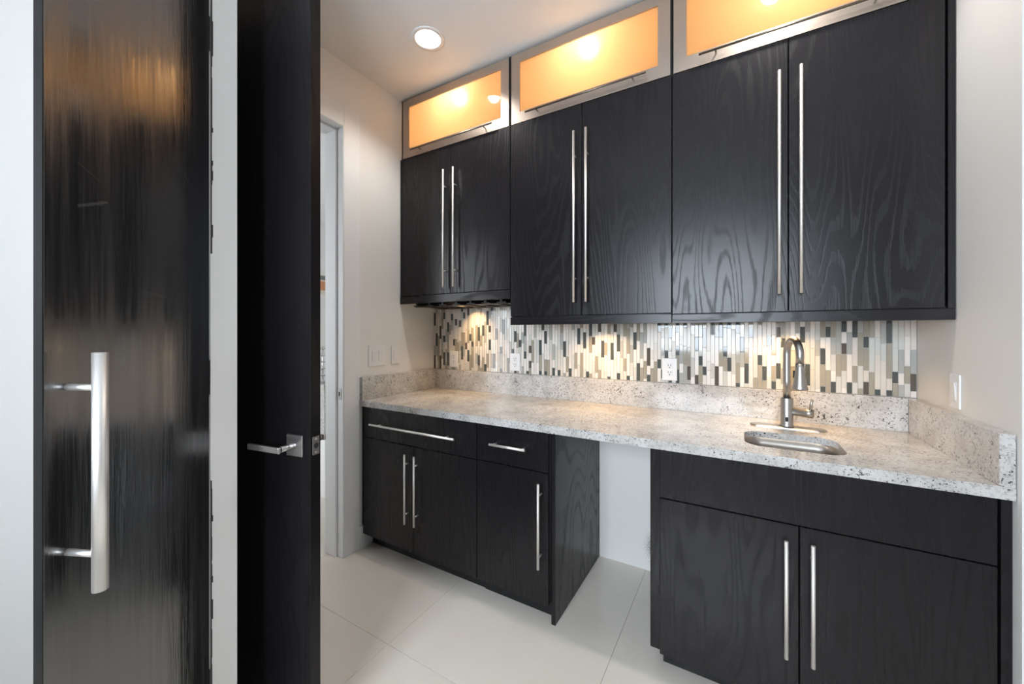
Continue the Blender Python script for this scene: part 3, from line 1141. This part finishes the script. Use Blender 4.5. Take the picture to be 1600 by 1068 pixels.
# ------------------------------------------------------------------ ceiling downlights
LABD = ['white recessed downlight in the ceiling near the short wall cabinet', 'white recessed downlight in the ceiling above the sink worktop']
for (x, y), lab in zip(DOWN, LABD):
    p = tag(empty('downlight', (x, y, ZC)), lab, 'lamp', 'recessed ceiling downlights')
    finish('trim_ring', lathe(bmesh.new(), [(0.066, 0.004), (0.067, -0.001), (0.070, -0.004), (0.088, -0.003), (0.090, -0.0003), (0.072, -0.0002)], (x, y, ZC), 40, False), 'reflector', p)
    finish('reflector', lathe(bmesh.new(), [(0.066, 0.002), (0.062, 0.03), (0.052, 0.075), (0.050, 0.088)], (x, y, ZC), 40, False), 'reflector', p)
    finish('lens', lathe(bmesh.new(), [(0.0505, 0.075), (0.040, 0.072), (0.006, 0.070)], (x, y, ZC), 32), 'lamp_white', p)
    finish('housing', lathe(bmesh.new(), [(0.080, 0.021), (0.080, 0.10), (0.02, 0.102)], (x, y, ZC), 24, False), 'carcass', p)
    spot_at((x, y, ZC + 0.035), 32, (1.0, 0.95, 0.89), 125, 0.6, 0.045, 'downlight_bulb')

# ------------------------------------------------------------------ outlets and switches


def wall_plate(name, label, cat, group, face, c, w, h, gangs):
    """face: 'back', 'left' or 'right'; c: centre along the wall and height; gangs: list of (offset, 'outlet'|'rocker')"""
    if face == 'back':
        f = lambda a0, a1, d0, d1, z0, z1: (a0, a1, -0.0088 - d1, -0.0088 - d0, z0, z1)
    elif face == 'left':
        f = lambda a0, a1, d0, d1, z0, z1: (d0, d1, a0, a1, z0, z1)
    else:
        f = lambda a0, a1, d0, d1, z0, z1: (W - d1, W - d0, a0, a1, z0, z1)
    a, z = c
    base = empty(name, (a, -0.0088, z) if face == 'back' else ((0 if face == 'left' else W), a, z))
    tag(base, label, cat, group)
    finish('plate', box(*f(a - w / 2, a + w / 2, 0.0003, 0.006, z - h / 2, z + h / 2), bev=0.0018, seg=2), 'plate', base)
    for off, kind in gangs:
        if kind == 'rocker':
            r = finish('rocker_surround', box(*f(a + off - 0.0175, a + off + 0.0175, 0.005, 0.0068, z - 0.034, z + 0.034), bev=0.0006), 'plate', base)
            rc = finish('rocker', box(*f(a + off - 0.0155, a + off + 0.0155, 0.006, 0.0095, z - 0.031, z + 0.031), bev=0.0015), 'plate', r)
            rc.rotation_euler = {'left': (0, math.radians(3.5), 0), 'right': (0, math.radians(-3.5), 0), 'back': (math.radians(3.5), 0, 0)}[face]
        else:
            finish('screw', box(*f(a - 0.002, a + 0.002, 0.006, 0.0066, z - 0.002, z + 0.002)), 'bar', base)
            for dz in (-0.019, 0.019):
                q = finish('socket', box(*f(a - 0.016, a + 0.016, 0.0055, 0.0072, z + dz - 0.0145, z + dz + 0.0145), bev=0.001), 'plate', base)
                for dx in (-0.0065, 0.0065):
                    finish('slot', box(*f(a + dx - 0.0014, a + dx + 0.0014, 0.0070, 0.0075, z + dz - 0.001, z + dz + 0.009)), 'slot', q)
                finish('slot', box(*f(a - 0.003, a + 0.003, 0.0070, 0.0075, z + dz - 0.011, z + dz - 0.006)), 'slot', q)


wall_plate('outlet', 'white wall outlet on the mosaic below the stemware rack', 'outlet', 'wall outlets', 'back', (0.201, 1.136), 0.074, 0.117, [(0, 'outlet')])
wall_plate('outlet', 'white wall outlet on the mosaic where the short and tall wall cabinets meet', 'outlet', 'wall outlets', 'back', (0.722, 1.133), 0.076, 0.117, [(0, 'outlet')])
wall_plate('outlet', 'white wall outlet on the mosaic between the two tall wall cabinets', 'outlet', 'wall outlets', 'back', (1.690, 1.131), 0.076, 0.120, [(0, 'outlet')])
wall_plate('light_switch', 'white double rocker switch beside the kitchen doorway', 'switch', 'light switches', 'left', (-0.548, 1.182), 0.130, 0.132, [(-0.026, 'rocker'), (0.026, 'rocker')])
wall_plate('light_switch', 'white single rocker switch above the granite upstand', 'switch', 'light switches', 'left', (-0.394, 1.180), 0.070, 0.120, [(0, 'rocker')])
wall_plate('light_switch', 'white single rocker switch on the wall by the sink', 'switch', 'light switches', 'right', (-0.348, 1.130), 0.072, 0.116, [(0, 'rocker')])

# ------------------------------------------------------------------ the kitchen beyond the doorway
bm = bmesh.new()
bm_box(bm, XL, XL + 0.1, -2.6, 1.6, 0, ZC)
struct('wall_kitchen', bm, 'wall', 'white far wall of the kitchen beyond the doorway', 'wall')
bm = bmesh.new()
bm_box(bm, XL + 0.1, -0.13, 1.5, 1.6, 0, ZC)
struct('wall_kitchen_back', bm, 'wall', 'white back wall of the kitchen beyond the doorway', 'wall')
bm = bmesh.new()
bm_box(bm, XL + 0.1, -2.95, -2.8, -2.7, 0, ZC)
bm_box(bm, -0.85, -0.13, -2.8, -2.7, 0, ZC)
bm_box(bm, -2.95, -0.85, -2.8, -2.7, 0, 0.65)
bm_box(bm, -2.95, -0.85, -2.8, -2.7, 2.55, ZC)
window('window_2', -2.95, -0.85, -2.75, 0.65, 2.55, 'white framed two pane kitchen window')
struct('wall_kitchen_front', bm, 'wall', 'white near wall of the kitchen beyond the doorway', 'wall')
struct('ceiling_kitchen', box(XL, -0.131, -2.8, 1.6, ZC, ZC + 0.02), 'ceiling', 'white kitchen ceiling beyond the doorway', 'ceiling')
struct('wall_kitchen_side', box(-0.25, -0.1405, 0.13, 1.5, 0, ZC), 'wall', 'white side wall of the kitchen beyond the doorway', 'wall')
isl = tag(empty('kitchen_peninsula', (-1.4, 0.05, 0)), 'white kitchen peninsula faced with granite seen through the doorway', 'counter')
finish('base', box(-2.0, -0.85, -0.34, 0.35, 0, 0.50, bev=0.003), 'cab_white', isl)
finish('granite_face', box(-2.0, -0.85, -0.345, 0.35, 0.50, 0.885), 'granite', isl)
finish('granite_top', box(-2.03, -0.82, -0.37, 0.38, 0.885, 0.917, bev=0.002), 'granite', isl)
tr = tag(empty('tiered_steel_rack', (-1.08, -0.17, 0.918)), 'tiered polished steel rack standing on the kitchen peninsula', 'rack')
for i in range(6):
    z = 0.918 + 0.055 * i
    finish('tier', box(-1.22, -0.95, -0.30, -0.05, z, z + 0.016, bev=0.004), 'chrome', tr)
for xx in (-1.205, -0.965):
    for yy in (-0.285, -0.065):
        finish('post', tube(bmesh.new(), [(xx, yy, 0.918), (xx, yy, 1.215)], 0.006, 8), 'chrome', tr)
px = XL + 0.1
pic = tag(empty('wall_picture', (px, 1.15, 2.0)), 'small print with orange square on the far kitchen wall', 'picture')
finish('frame', box(px + 0.0005, px + 0.02, 0.95, 1.36, 1.89, 2.16, bev=0.003), 'art_cream', pic)
finish('top_band', box(px + 0.02, px + 0.0215, 0.96, 1.35, 2.09, 2.15), 'art_dark', pic)
finish('orange_square', box(px + 0.02, px + 0.0215, 1.05, 1.22, 1.94, 2.07), 'art_orange', pic)
